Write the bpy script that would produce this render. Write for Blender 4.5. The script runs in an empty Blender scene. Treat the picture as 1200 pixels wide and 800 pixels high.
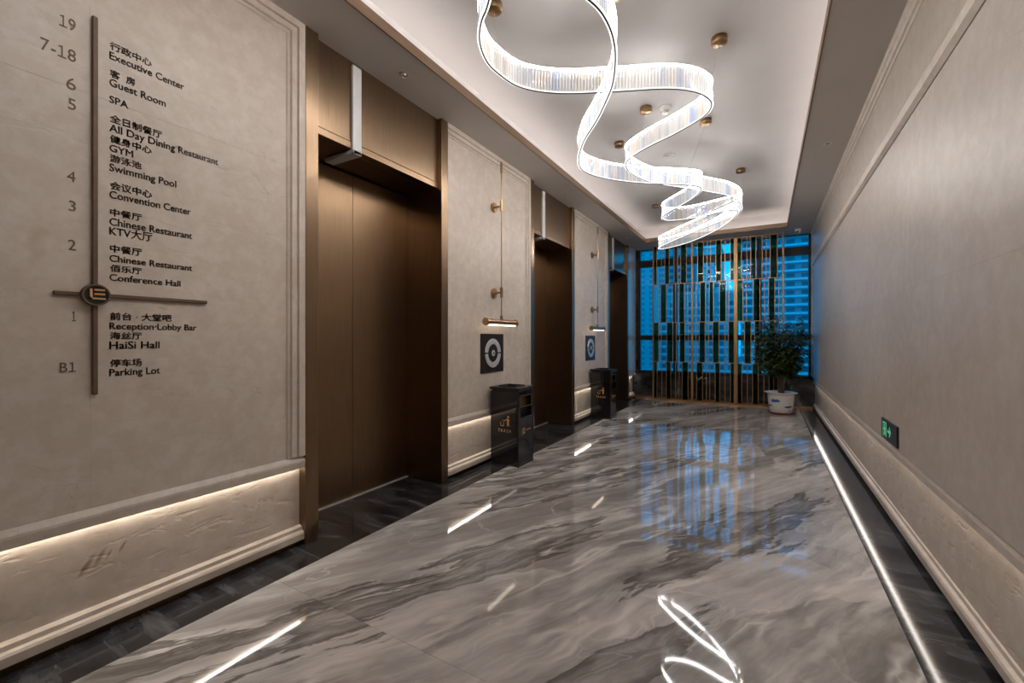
import bpy, bmesh, math, random
from mathutils import Vector, Matrix
random.seed(7)
SC = bpy.context.scene
COL = SC.collection

# ------------------------------------------------------------------ camera
YAW = math.atan(297 / 505)
cam_d = bpy.data.cameras.new('camera')
cam_d.sensor_width = 36
cam_d.lens = 36 * 505 / 1200
cam_d.shift_y = -3 / 1200
cam_d.clip_start = 0.05
cam_d.clip_end = 2000
cam = bpy.data.objects.new('camera', cam_d)
cam.location = (0, 0, 1.2)
cam.rotation_euler = (math.pi / 2, 0, YAW)
COL.objects.link(cam)
SC.camera = cam

# ------------------------------------------------------------------ dusk sky
world = bpy.data.worlds.new('dusk_sky')
SC.world = world
world.use_nodes = True
wb = world.node_tree.nodes['Background']
wb.inputs['Color'].default_value = (0.0, 0.36, 0.80, 1)
wb.inputs['Strength'].default_value = 1.3

# ------------------------------------------------------------------ exposure
SC.view_settings.view_transform = 'Standard'
SC.view_settings.look = 'None'
SC.view_settings.exposure = 0.64
SC.view_settings.gamma = 1.0
SC.view_settings.use_curve_mapping = False
COVE_E = 3.9        # cove light strips
LEDGE_E = 17.0       # light strips under the stone ledges
CHAND_E = 52.0       # chandelier light rail
ROD_E = 0.13         # emission added to the crystal rods, imitating rail light caught in them
LAMP_E = 2.8        # picture lamps

# ------------------------------------------------------------------ helpers
class MB:
    def __init__(s): s.v = []; s.f = []; s.sm = []
    def add(s, vs, fs, smooth=False):
        o = len(s.v); s.v += [tuple(v) for v in vs]
        for f in fs: s.f.append(tuple(i + o for i in f)); s.sm.append(smooth)
        return s
    def box(s, x0, x1, y0, y1, z0, z1):
        vs = [(x0,y0,z0),(x1,y0,z0),(x1,y1,z0),(x0,y1,z0),(x0,y0,z1),(x1,y0,z1),(x1,y1,z1),(x0,y1,z1)]
        return s.add(vs, [(0,3,2,1),(4,5,6,7),(0,1,5,4),(1,2,6,5),(2,3,7,6),(3,0,4,7)])
    def tube(s, path, r, n=10, caps=True, smooth=True):
        path = [Vector(p) for p in path]; rs = r if isinstance(r, (list, tuple)) else [r] * len(path)
        vs = []; up = None
        for i, p in enumerate(path):
            a = path[max(i-1,0)]; b = path[min(i+1,len(path)-1)]
            t = (b - a).normalized()
            if up is None:
                up = Vector((0,0,1)) if abs(t.z) < .9 else Vector((1,0,0))
            u = t.cross(up).normalized(); w = u.cross(t).normalized(); up = w
            for k in range(n):
                an = 2*math.pi*k/n
                vs.append(p + (u*math.cos(an) + w*math.sin(an)) * rs[i])
        fs = []
        for i in range(len(path)-1):
            for k in range(n):
                fs.append((i*n+k, i*n+(k+1)%n, (i+1)*n+(k+1)%n, (i+1)*n+k))
        s.add(vs, fs, smooth)
        if caps:
            s.add(vs[:n], [tuple(range(n))]); s.add(vs[-n:], [tuple(reversed(range(n)))])
        return s
    def lathe(s, prof, n=32, centre=(0,0), smooth=True):
        vs = []; m = len(prof)
        for k in range(n):
            a = 2*math.pi*k/n
            for r, z in prof: vs.append((centre[0]+r*math.cos(a), centre[1]+r*math.sin(a), z))
        fs = []
        for k in range(n):
            for i in range(m-1):
                fs.append((k*m+i, ((k+1)%n)*m+i, ((k+1)%n)*m+i+1, k*m+i+1))
        return s.add(vs, fs, smooth)
    def profile_y(s, pts, y0, y1):
        n = len(pts)
        vs = [(x,y0,z) for x,z in pts] + [(x,y1,z) for x,z in pts]
        fs = [(i,(i+1)%n,n+(i+1)%n,n+i) for i in range(n)]
        fs += [tuple(reversed(range(n))), tuple(range(n,2*n))]
        return s.add(vs, fs)
    def ring_x(s, x0, x1, cy, cz, r0, r1, a0, a1, n=24):
        vs = []; fs = []
        for i in range(n+1):
            a = a0 + (a1-a0)*i/n
            c, q = math.cos(a), math.sin(a)
            vs += [(x0,cy+r0*c,cz+r0*q),(x0,cy+r1*c,cz+r1*q),(x1,cy+r1*c,cz+r1*q),(x1,cy+r0*c,cz+r0*q)]
        for i in range(n):
            for j in range(4):
                fs.append((i*4+j, i*4+(j+1)%4, (i+1)*4+(j+1)%4, (i+1)*4+j))
        fs += [(0,1,2,3),(n*4+3,n*4+2,n*4+1,n*4)]
        return s.add(vs, fs)
    def mesh(s, name):
        me = bpy.data.meshes.new(name)
        me.from_pydata(s.v, [], s.f)
        me.polygons.foreach_set('use_smooth', s.sm)
        bm = bmesh.new(); bm.from_mesh(me)
        bmesh.ops.recalc_face_normals(bm, faces=bm.faces); bm.to_mesh(me); bm.free()
        return me
    def build(s, name, mat, parent=None, bevel=0, loc=None, seg=1):
        return link(name, s.mesh(name), mat, parent, bevel, loc, seg)

def link(name, me, mat, parent=None, bevel=0, loc=None, seg=1):
    o = bpy.data.objects.new(name, me)
    if mat is not None and not me.materials: me.materials.append(mat)
    COL.objects.link(o)
    if parent is not None: o.parent = parent
    if loc is not None: o.location = loc
    if bevel:
        b = o.modifiers.new('bevel', 'BEVEL'); b.width = bevel; b.segments = seg; b.limit_method = 'ANGLE'
    return o

def tag(o, label=None, cat=None, group=None, kind=None):
    if label: o['label'] = label
    if cat: o['category'] = cat
    if group: o['group'] = group
    if kind: o['kind'] = kind
    return o

def thing(name, label, cat, loc, group=None, kind=None, rotz=0):
    o = bpy.data.objects.new(name, None); o.empty_display_size = .1
    COL.objects.link(o); o.location = loc; o.rotation_euler.z = rotz
    return tag(o, label, cat, group, kind)

def copy_tree(o, parent=None, loc=None, name=None, label=None):
    kids = [c for c in list(bpy.data.objects) if c.parent == o]
    c = o.copy(); COL.objects.link(c); c.parent = parent
    if loc is not None: c.location = loc
    if name: c.name = name
    if label: c['label'] = label
    for k in kids: copy_tree(k, c)
    return c

def bx(name, mat, parent, x0, x1, y0, y1, z0, z1, bevel=0, seg=1):
    return MB().box(x0,x1,y0,y1,z0,z1).build(name, mat, parent, bevel, None, seg)

# ------------------------------------------------------------------ materials
def new_mat(name):
    m = bpy.data.materials.new(name); m.use_nodes = True
    nt = m.node_tree; b = nt.nodes['Principled BSDF']
    return m, nt, b
def N(nt, kind, **kw):
    n = nt.nodes.new(kind)
    for k, v in kw.items():
        if k in n.inputs: n.inputs[k].default_value = v
        else: setattr(n, k, v)
    return n
def ramp(nt, src, stops):
    r = nt.nodes.new('ShaderNodeValToRGB')
    while len(r.color_ramp.elements) < len(stops): r.color_ramp.elements.new(.5)
    for e, (p, c) in zip(r.color_ramp.elements, stops):
        e.position = p; e.color = (*c, 1) if len(c) == 3 else c
    nt.links.new(src, r.inputs['Fac']); return r
def mix(nt, fac, a, b, mode='MIX'):
    m = nt.nodes.new('ShaderNodeMix'); m.data_type = 'RGBA'; m.blend_type = mode
    for val, idx in ((fac,0),(a,6),(b,7)):
        if hasattr(val, 'links'): nt.links.new(val, m.inputs[idx])
        elif idx == 0: m.inputs[0].default_value = val
        else: m.inputs[idx].default_value = (*val, 1)
    return m.outputs[2]
def mapping(nt, src, loc=(0,0,0), rot=(0,0,0), scale=(1,1,1)):
    m = nt.nodes.new('ShaderNodeMapping')
    m.inputs['Location'].default_value = loc; m.inputs['Rotation'].default_value = rot; m.inputs['Scale'].default_value = scale
    nt.links.new(src, m.inputs['Vector']); return m.outputs[0]
def plain(name, col, rough=.5, metal=0.0, spec=.5, noise=0, nscale=30, emit=None):
    m, nt, b = new_mat(name)
    b.inputs['Base Color'].default_value = (*col, 1)
    b.inputs['Roughness'].default_value = rough; b.inputs['Metallic'].default_value = metal
    b.inputs['Specular IOR Level'].default_value = spec
    if noise:
        tc = N(nt, 'ShaderNodeTexCoord'); nz = N(nt, 'ShaderNodeTexNoise', Scale=nscale, Detail=4.0)
        nt.links.new(tc.outputs['Object'], nz.inputs['Vector'])
        r = ramp(nt, nz.outputs['Fac'], [(.3, tuple(c*(1-noise) for c in col)), (.7, tuple(min(1,c*(1+noise)) for c in col))])
        nt.links.new(r.outputs[0], b.inputs['Base Color'])
    if emit:
        b.inputs['Emission Color'].default_value = (*emit[0], 1); b.inputs['Emission Strength'].default_value = emit[1]
    return m
def emission(name, col, s):
    m, nt, b = new_mat(name); nt.nodes.remove(b)
    e = N(nt, 'ShaderNodeEmission', Color=(*col, 1), Strength=s)
    nt.links.new(e.outputs[0], nt.nodes['Material Output'].inputs['Surface']); return m

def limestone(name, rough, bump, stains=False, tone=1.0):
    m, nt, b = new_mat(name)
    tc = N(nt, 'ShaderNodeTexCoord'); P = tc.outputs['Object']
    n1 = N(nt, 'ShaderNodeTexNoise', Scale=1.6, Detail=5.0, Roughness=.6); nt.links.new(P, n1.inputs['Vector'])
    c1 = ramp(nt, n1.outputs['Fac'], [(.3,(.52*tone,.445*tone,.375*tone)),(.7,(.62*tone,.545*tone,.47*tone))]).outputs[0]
    n2 = N(nt, 'ShaderNodeTexNoise', Scale=14.0, Detail=6.0, Roughness=.65); nt.links.new(P, n2.inputs['Vector'])
    f2 = ramp(nt, n2.outputs['Fac'], [(.42,(.0,.0,.0)),(.62,(1,1,1))]).outputs[0]
    c2 = mix(nt, f2, mix(nt, 1.0, c1, (.90,.875,.84), 'MULTIPLY'), c1)
    # thin fossil and hairline marks, sparse
    vo = N(nt, 'ShaderNodeTexNoise', Scale=3.2, Detail=3.0, Distortion=1.4); nt.links.new(mapping(nt, P, (3,1,7), (.3,.2,.1), (1,1,1.6)), vo.inputs['Vector'])
    line = ramp(nt, vo.outputs['Fac'], [(.492,(0,0,0)),(.5,(1,1,1)),(.508,(0,0,0))]).outputs[0]
    sp = N(nt, 'ShaderNodeTexNoise', Scale=2.3, Detail=2.0); nt.links.new(mapping(nt, P, (9,4,2)), sp.inputs['Vector'])
    spm = ramp(nt, sp.outputs['Fac'], [(.52,(0,0,0)),(.66,(.5,.5,.5))]).outputs[0]
    lm = mix(nt, 1.0, line, spm, 'MULTIPLY')
    c3 = mix(nt, lm, c2, (.33,.25,.18))
    # blotchy warm spots
    n4 = N(nt, 'ShaderNodeTexNoise', Scale=7.0, Detail=2.0); nt.links.new(mapping(nt, P, (2,8,5)), n4.inputs['Vector'])
    bl = ramp(nt, n4.outputs['Fac'], [(.66,(0,0,0)),(.76,(.5,.5,.5))]).outputs[0]
    c4 = mix(nt, bl, c3, (.42,.32,.23))
    if stains:
        for (y, z, sc) in ((.635,.285,1.0),(.672,.30,.95),(.70,.30,.5),(.745,.315,.62),(.62,.27,.7)):
            mp = mapping(nt, P, (0,0,0), (0,0,0), (1,1,1))
            sub = N(nt, 'ShaderNodeVectorMath', operation='SUBTRACT'); sub.inputs[1].default_value = (-2.37,y,z); nt.links.new(P, sub.inputs[0])
            rt = N(nt, 'ShaderNodeVectorRotate', rotation_type='X_AXIS'); rt.inputs['Angle'].default_value = .50; nt.links.new(sub.outputs[0], rt.inputs['Vector']) if False else nt.links.new(sub.outputs[0], rt.inputs[0])
            scl = N(nt, 'ShaderNodeVectorMath', operation='MULTIPLY'); scl.inputs[1].default_value = (0, 1/(.013*sc), 1/(.050*sc)); nt.links.new(rt.outputs[0], scl.inputs[0])
            ln = N(nt, 'ShaderNodeVectorMath', operation='LENGTH'); nt.links.new(scl.outputs[0], ln.inputs[0])
            rr = ramp(nt, ln.outputs['Value'], [(.2,(.75,.75,.75)),(1.0,(0,0,0))]).outputs[0]
            c4 = mix(nt, rr, c4, (.20,.115,.045))
    nt.links.new(c4, b.inputs['Base Color'])
    b.inputs['Roughness'].default_value = rough
    bm_ = N(nt, 'ShaderNodeBump', Strength=bump, Distance=.01)
    n5 = N(nt, 'ShaderNodeTexNoise', Scale=11.0, Detail=4.0, Roughness=.5, Distortion=.6); nt.links.new(mapping(nt, P, (0,0,0), (.5,0,0), (1,.55,1.5)), n5.inputs['Vector'])
    h = ramp(nt, n5.outputs['Fac'], [(.30,(0,0,0)),(.42,(.8,.8,.8)),(1,(1,1,1))]).outputs[0]
    nt.links.new(h, bm_.inputs['Height']); nt.links.new(bm_.outputs[0], b.inputs['Normal'])
    return m

def marble_grey():
    m, nt, b = new_mat('grey_marble')
    tc = N(nt, 'ShaderNodeTexCoord'); oi = N(nt, 'ShaderNodeObjectInfo')
    add = N(nt, 'ShaderNodeVectorMath', operation='ADD')
    cmb = N(nt, 'ShaderNodeCombineXYZ'); mul = N(nt, 'ShaderNodeMath', operation='MULTIPLY'); mul.inputs[1].default_value = .25
    nt.links.new(oi.outputs['Random'], mul.inputs[0]); nt.links.new(mul.outputs[0], cmb.inputs['Z'])
    nt.links.new(tc.outputs['Object'], add.inputs[0]); nt.links.new(cmb.outputs[0], add.inputs[1])
    # rotate so that local x runs along the veining, then squeeze that axis
    P = mapping(nt, add.outputs[0], (0,0,0), (0,0,-math.radians(61)), (1,1,1))
    def nz(scale, det, rough, dist, mp): 
        q = N(nt, 'ShaderNodeTexNoise', Scale=scale, Detail=det, Roughness=rough, Distortion=dist); nt.links.new(mp, q.inputs['Vector']); return q.outputs['Fac']
    w = N(nt, 'ShaderNodeTexNoise', Scale=.75, Detail=5.0, Roughness=.62); nt.links.new(P, w.inputs['Vector'])
    wc = N(nt, 'ShaderNodeVectorMath', operation='SUBTRACT'); wc.inputs[1].default_value = (.5,.5,.5)
    ws = N(nt, 'ShaderNodeVectorMath', operation='MULTIPLY'); ws.inputs[1].default_value = (.5,.30,.0)
    nt.links.new(w.outputs['Color'], wc.inputs[0]); nt.links.new(wc.outputs[0], ws.inputs[0])
    pa = N(nt, 'ShaderNodeVectorMath', operation='ADD'); nt.links.new(P, pa.inputs[0]); nt.links.new(ws.outputs[0], pa.inputs[1])
    S_ = pa.outputs[0]
    # broad bands that run with the veining
    band = nz(1.0, 8.0, .60, .15, mapping(nt, S_, (0,0,0), (0,0,0), (.55,2.6,1)))
    base = ramp(nt, band, [(.30,(.135,.122,.111)),(.41,(.235,.214,.198)),(.49,(.350,.322,.302)),(.56,(.48,.448,.425)),(.68,(.56,.528,.505))]).outputs[0]
    # large plates of plainer stone
    vp = N(nt, 'ShaderNodeTexVoronoi', Scale=1.25, Randomness=1.0); nt.links.new(mapping(nt, S_, (3,1,0), (0,0,.1), (.55,1.5,1)), vp.inputs['Vector'])
    sepv = N(nt, 'ShaderNodeSeparateColor'); nt.links.new(vp.outputs['Color'], sepv.inputs[0])
    plate = ramp(nt, sepv.outputs[0], [(.0,(.22,.200,.183)),(.45,(.34,.312,.29)),(.75,(.48,.447,.423)),(1.0,(.53,.495,.47))]).outputs[0]
    soft = ramp(nt, nz(1.4, 5.0, .6, .3, mapping(nt, S_, (8,2,3), scale=(.8,1.6,1))), [(.40,(0,0,0)),(.60,(.85,.85,.85))]).outputs[0]
    c1 = mix(nt, soft, base, plate)
    # fine streaks along the veining
    st = nz(5.0, 6.0, .65, .2, mapping(nt, S_, (1,5,2), scale=(.35,3.2,1)))
    c1 = mix(nt, .35, c1, ramp(nt, st, [(.35,(.45,.45,.45)),(.65,(1.45,1.45,1.45))]).outputs[0], 'MULTIPLY')
    # pale veins: broken ridges of a stretched noise
    rid = nz(.9, 4.0, .55, .2, mapping(nt, S_, (7,3,5), (0,0,.10), (.45,2.1,1)))
    l1 = ramp(nt, rid, [(.462,(0,0,0)),(.492,(.9,.9,.9)),(.513,(0,0,0))]).outputs[0]
    br1 = ramp(nt, nz(1.8, 3.0, .5, .0, mapping(nt, S_, (5,5,1))), [(.38,(0,0,0)),(.54,(1,1,1))]).outputs[0]
    c2 = mix(nt, mix(nt, 1.0, l1, br1, 'MULTIPLY'), c1, (.66,.62,.58))
    l3 = ramp(nt, nz(1.7, 4.0, .5, .6, mapping(nt, S_, (1,9,2), (0,0,-.75), (.6,1.4,1))), [(.492,(0,0,0)),(.5,(.65,.65,.65)),(.508,(0,0,0))]).outputs[0]
    c3 = mix(nt, mix(nt, 1.0, l3, soft, 'MULTIPLY'), c2, (.64,.60,.565))
    # dark torn veins
    tv = nz(1.0, 8.0, .62, .1, mapping(nt, S_, (2,6,9), (0,0,.05), (.36,2.2,1)))
    l2 = ramp(nt, tv, [(.555,(0,0,0)),(.568,(.85,.85,.85)),(.61,(.45,.45,.45)),(.65,(0,0,0))]).outputs[0]
    c4 = mix(nt, l2, c3, (.080,.068,.058))
    nt.links.new(c4, b.inputs['Base Color'])
    b.inputs['Roughness'].default_value = .04; b.inputs['Specular IOR Level'].default_value = .42
    return m

def marble_dark():
    m, nt, b = new_mat('dark_marble')
    tc = N(nt, 'ShaderNodeTexCoord'); P = mapping(nt, tc.outputs['Object'], (0,0,0), (0,0,-.9), (.9,4.2,2))
    a = N(nt, 'ShaderNodeTexNoise', Scale=2.2, Detail=8.0, Roughness=.62, Distortion=.5); nt.links.new(P, a.inputs['Vector'])
    c = ramp(nt, a.outputs['Fac'], [(.34,(.008,.008,.009)),(.48,(.022,.022,.024)),(.58,(.052,.052,.055)),(.74,(.105,.105,.11))]).outputs[0]
    v = N(nt, 'ShaderNodeTexNoise', Scale=3.0, Detail=4.0, Distortion=1.0); nt.links.new(mapping(nt, P, (5,5,5)), v.inputs['Vector'])
    l = ramp(nt, v.outputs['Fac'], [(.494,(0,0,0)),(.5,(.14,.14,.14)),(.506,(0,0,0))]).outputs[0]
    nt.links.new(mix(nt, l, c, (.16,.16,.165)), b.inputs['Base Color'])
    b.inputs['Roughness'].default_value = .09
    return m

def bronze(name, col, rough, aniso=.6, stretch=(60,60,1.2)):
    m, nt, b = new_mat(name)
    tc = N(nt, 'ShaderNodeTexCoord')
    n = N(nt, 'ShaderNodeTexNoise', Scale=3.0, Detail=3.0); nt.links.new(mapping(nt, tc.outputs['Object'], scale=stretch), n.inputs['Vector'])
    c = ramp(nt, n.outputs['Fac'], [(.3,tuple(x*.9 for x in col)),(.7,tuple(x*1.08 for x in col))]).outputs[0]
    nt.links.new(c, b.inputs['Base Color'])
    b.inputs['Metallic'].default_value = 1.0
    rr = N(nt, 'ShaderNodeMapRange'); rr.inputs['To Min'].default_value = rough*.85; rr.inputs['To Max'].default_value = rough*1.15
    nt.links.new(n.outputs['Fac'], rr.inputs['Value']); nt.links.new(rr.outputs[0], b.inputs['Roughness'])
    return m

M = {}
M['stone'] = limestone('cream_limestone', .42, .10)
M['stone_right'] = limestone('shade_toned_limestone', .42, .04, tone=.80)  # same limestone, tone lowered to imitate the right wall's duller lighting
M['plinth'] = limestone('split_face_limestone', .5, .26, stains=True)
M['mould'] = limestone('moulded_limestone', .45, .03)
M['floor'] = marble_grey()
M['dark'] = marble_dark()
M['bronze'] = bronze('brushed_bronze', (.25,.170,.106), .30)
M['bronze_dark'] = bronze('dark_bronze', (.24,.158,.094), .34)
M['skirt'] = bronze('bronze_skirting', (.16,.095,.05), .35, stretch=(60,1.2,60))
M['brass'] = bronze('aged_brass', (.42,.27,.14), .32, stretch=(20,20,20))
M['screen_brass'] = bronze('satin_brass', (.46,.27,.13), .38)
M['sign_brass'] = plain('sign_bronze', (.135,.082,.048), .55, .25, noise=.1)
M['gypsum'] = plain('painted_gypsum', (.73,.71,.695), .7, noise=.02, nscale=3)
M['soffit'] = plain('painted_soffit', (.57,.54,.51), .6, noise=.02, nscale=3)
M['lip'] = bronze('bronze_lip', (.34,.235,.16), .4, stretch=(1,1,60))
M['black'] = plain('black_frame', (.010,.010,.011), .4, noise=.1)
M['bin'] = plain('black_lacquer', (.010,.009,.009), .07, spec=.6, noise=.1)
M['bin_edge'] = plain('black_trim', (.015,.013,.012), .3, noise=.1)
M['gold'] = plain('gold_print', (.62,.33,.14), .4, .3, noise=.05)
M['silver'] = plain('brushed_silver', (.62,.60,.57), .38, .6, noise=.06, nscale=60)
M['plate'] = plain('dark_bronze_plate', (.035,.027,.021), .3, .5, noise=.15)
M['white_plastic'] = plain('white_plastic', (.75,.73,.70), .4, noise=.02)
M['acrylic'] = plain('frosted_acrylic', (.62,.61,.60), .35, noise=.03)
M['chrome'] = plain('chrome', (.75,.73,.7), .12, 1.0)
M['concrete'] = plain('plain_render', (.35,.33,.31), .8, noise=.06, nscale=2)
warm = (1.0, .83, .66); neutral = (1.0, .90, .82); cool = (1.0, .965, .945)
M['cove'] = emission('cove_light', (1.0,.885,.84), COVE_E)
M['ledge'] = emission('ledge_light', (1.0,.945,.88), LEDGE_E)
M['ledge_dim'] = emission('ledge_light_dim', (1.0,.92,.84), LEDGE_E*.5)
M['chand'] = emission('chandelier_light', cool, CHAND_E)
M['lamp'] = emission('lamp_diffuser', warm, LAMP_E)
def glass(name, tint, refl_rough=.02, base=None):
    m, nt, b = new_mat(name); nt.nodes.remove(b)
    t = N(nt, 'ShaderNodeBsdfTransparent', Color=(*tint, 1)); g = N(nt, 'ShaderNodeBsdfGlossy', Color=(1,1,1,1), Roughness=refl_rough)
    fr = N(nt, 'ShaderNodeFresnel', IOR=1.28); ms = N(nt, 'ShaderNodeMixShader')
    nt.links.new(fr.outputs[0], ms.inputs[0]); nt.links.new(t.outputs[0], ms.inputs[1]); nt.links.new(g.outputs[0], ms.inputs[2])
    nt.links.new(ms.outputs[0], nt.nodes['Material Output'].inputs['Surface']); return m
M['pane'] = glass('window_glass', (.72,.93,.97))
M['green'] = glass('green_glass', (.02,.30,.17))

def crystal():
    m, nt, b = new_mat('crystal'); nt.nodes.remove(b)
    g = N(nt, 'ShaderNodeNewGeometry')
    wn = N(nt, 'ShaderNodeTexNoise', Scale=24.0, Detail=2.0)
    fl = mapping(nt, g.outputs['Position'], scale=(1,1,.05)); nt.links.new(fl, wn.inputs['Vector'])
    tint = ramp(nt, wn.outputs['Fac'], [(.36,(.72,.80,.95)),(.47,(.97,.96,.95)),(.60,(1,.97,.93)),(.70,(.86,.80,.72))]).outputs[0]
    lw = N(nt, 'ShaderNodeLayerWeight', Blend=.35)
    edge = ramp(nt, lw.outputs['Facing'], [(.25,(1,1,1)),(.75,(.52,.52,.55))]).outputs[0]  # rod edges darkened by view angle, standing in for refraction
    tint2 = mix(nt, 1.0, tint, edge, 'MULTIPLY')
    tr = N(nt, 'ShaderNodeBsdfTransparent'); nt.links.new(tint2, tr.inputs['Color'])
    tl = N(nt, 'ShaderNodeBsdfTranslucent', Color=(.95,.95,.96,1))
    gl = N(nt, 'ShaderNodeBsdfGlossy', Color=(1,1,1,1), Roughness=.05)
    em = N(nt, 'ShaderNodeEmission', Strength=ROD_E); nt.links.new(tint2, em.inputs['Color'])
    fr = N(nt, 'ShaderNodeFresnel', IOR=1.22)
    m1 = N(nt, 'ShaderNodeMixShader'); m1.inputs[0].default_value = .015
    nt.links.new(tr.outputs[0], m1.inputs[1]); nt.links.new(tl.outputs[0], m1.inputs[2])
    m2 = N(nt, 'ShaderNodeMixShader'); nt.links.new(fr.outputs[0], m2.inputs[0]); nt.links.new(m1.outputs[0], m2.inputs[1]); nt.links.new(gl.outputs[0], m2.inputs[2])
    a = N(nt, 'ShaderNodeAddShader'); nt.links.new(m2.outputs[0], a.inputs[0]); nt.links.new(em.outputs[0], a.inputs[1])
    nt.links.new(a.outputs[0], nt.nodes['Material Output'].inputs['Surface']); return m
M['crystal'] = crystal()

# ------------------------------------------------------------------ dimensions
XL, XR = -2.32, .70           # faces of the stone on both sides
ZS, ZC = 3.03, 3.30            # soffit and tray ceiling
Y0, Y1 = -3.0, 9.0             # behind the camera, window wall
OPEN = [(1.64,2.78),(4.44,5.58),(7.24,8.38)]      # lift openings
POST = .085

# ------------------------------------------------------------------ floor
floor = bx('floor', M['concrete'], None, -2.95, 1.03, Y0-.2, Y1+.3, -.30, -.02)
tag(floor, 'polished grey veined marble floor with dark marble borders', 'floor', kind='structure')
ys = [-3.0, -.545, 1.255, 3.055, 4.855, 6.655, 8.455, 9.0]
g = .0008
xs = [-2.092, .49]
for i in range(len(ys)-1):
    for j in range(1):
        bx('marble_slab', M['floor'], floor, xs[j]+g, xs[j+1]-g, ys[i]+g, ys[i+1]-g, -.02, 0)
for i in range(len(ys)-1):
    bx('border_slab', M['dark'], floor, -2.40, -2.092-g, ys[i]+g, ys[i+1]-g, -.02, 0)
    bx('border_slab', M['dark'], floor, .49+g, .78, ys[i]+g, ys[i+1]-g, -.02, 0)
for (a, c) in OPEN:
    bx('threshold_slab', M['dark'], floor, -2.70, -2.40-g, a-.05, c+.05, -.02, 0)

# ------------------------------------------------------------------ ceiling: soffit, cove and tray
ceil = bx('ceiling', M['gypsum'], None, -2.95, 1.03, Y0-.2, Y1+.3, ZC, ZC+.15)
tag(ceil, 'white tray ceiling with a lit cove and a grey soffit border', 'ceiling', kind='structure')
TX0, TX1, TY0, TY1 = -1.955, .305, -1.6, 8.31
RB = .16
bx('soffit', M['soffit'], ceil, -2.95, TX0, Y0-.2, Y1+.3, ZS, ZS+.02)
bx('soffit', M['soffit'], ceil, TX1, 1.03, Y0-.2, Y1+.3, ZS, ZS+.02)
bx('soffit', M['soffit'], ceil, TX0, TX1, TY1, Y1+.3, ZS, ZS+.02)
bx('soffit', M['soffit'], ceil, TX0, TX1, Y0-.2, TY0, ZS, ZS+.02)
bx('riser', M['gypsum'], ceil, TX0-RB-.03, TX0-RB, TY0-RB, TY1+RB, ZS+.02, ZC)
bx('riser', M['gypsum'], ceil, TX1+RB, TX1+RB+.03, TY0-RB, TY1+RB, ZS+.02, ZC)
bx('riser', M['gypsum'], ceil, TX0-RB, TX1+RB, TY1+RB, TY1+RB+.03, ZS+.02, ZC)
bx('riser', M['gypsum'], ceil, TX0-RB, TX1+RB, TY0-RB-.03, TY0-RB, ZS+.02, ZC)
LZ = ZS+.066
bx('cove_lip', M['lip'], ceil, TX0-.008, TX0+.002, TY0, TY1, ZS-.002, LZ)
bx('cove_lip', M['lip'], ceil, TX1-.002, TX1+.008, TY0, TY1, ZS-.002, LZ)
bx('cove_lip', M['lip'], ceil, TX0-.008, TX1+.008, TY1-.002, TY1+.008, ZS-.002, LZ)
bx('cove_lip', M['lip'], ceil, TX0-.008, TX1+.008, TY0-.008, TY0+.002, ZS-.002, LZ)
for nm, a in (('x', (TX0-.075, TX0-.055, TY0, TY1)), ('x', (TX1+.055, TX1+.075, TY0, TY1)), ('y', (TX0, TX1, TY1+.055, TY1+.075)), ('y', (TX0, TX1, TY0-.075, TY0-.055))):
    bx('light_strip', M['cove'], ceil, *a, ZS+.022, ZS+.034)

# ------------------------------------------------------------------ left wall
core = MB()
edges = [Y0]
for a, c in OPEN: edges += [a-POST, c+POST]
edges.append(Y1)
for i in range(0, len(edges), 2): core.box(-2.95, -2.40, edges[i], edges[i+1], 0, ZS)
for a, c in OPEN:
    core.box(-2.95, -2.76, a-POST, c+POST, 0, ZS)
    core.box(-2.76, -2.43, a-POST, c+POST, 2.55, ZS)
wl = core.build('wall_left', M['concrete'])
tag(wl, 'cream limestone wall with lift openings and a lit ledge', 'wall', kind='structure')

def ledge_strip(parent, y0, y1, s):
    """stone ledge with its light strip, plinth, base moulding and skirting; s = +1 on the left wall, -1 on the right"""
    X = XL if s > 0 else XR
    f = lambda d: X + s*d               # d > 0 towards the corridor
    k = 0 if s > 0 else .010
    def prof(pts): return [(f(d), z) for d, z in pts]
    MB().profile_y(prof([(-.075,.528),(-.018,.528),(.006-k,.498),(.008-k,.488),(.004-k,.452),(-.012,.452),(-.012,.47),(-.075,.47)]), y0, y1).build('ledge', M['mould'], parent)
    a, c = sorted((f(-.046), f(-.034)) if s > 0 else (f(-.029), f(-.019)))
    MB().box(a, c, y0+.004, y1-.004, .458, .4695).build('light_strip', M['ledge'] if s > 0 else M['ledge_dim'], parent)
    a, c = sorted((f(-.085), f(-.050 if s > 0 else -.031)))
    bx('plinth', M['plinth'], parent, a, c, y0, y1, .05, .47)
    MB().profile_y(prof([(-.075,.108),(-.040,.108),(-.024,.101),(-.022,.083),(-.008,.078),(-.002,.068),(-.002,.034),(-.075,.034)]), y0, y1).build('base_moulding', M['mould'], parent)
    a, c = sorted((f(-.085), f(-.03)))
    bx('skirting', M['skirt'], parent, a, c, y0, y1, .0, .034)

def ell_frame(parent, y0, y1, z0, z1, w=.105):
    """moulded stone border along the top and the far side of a panel: stepped, mitred"""
    prof = [(0,-.02),(0,.008),(.038,.008),(.042,-.004),(.047,-.004),(.050,.003),(.078,.003),(.084,-.008),(.090,-.008),(.096,-.004),(w,-.010),(w,-.03)]
    vs = []; fs = []; n = len(prof)
    for d, x in prof:
        X = XL + x
        vs += [(X, y0, z1-d), (X, y1-d, z1-d), (X, y1-d, z0)]
    for i in range(n-1):
        for k in range(2):
            fs.append((i*3+k, i*3+k+1, (i+1)*3+k+1, (i+1)*3+k))
    MB().add(vs, fs).build('panel_moulding', M['mould'], parent)

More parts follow.
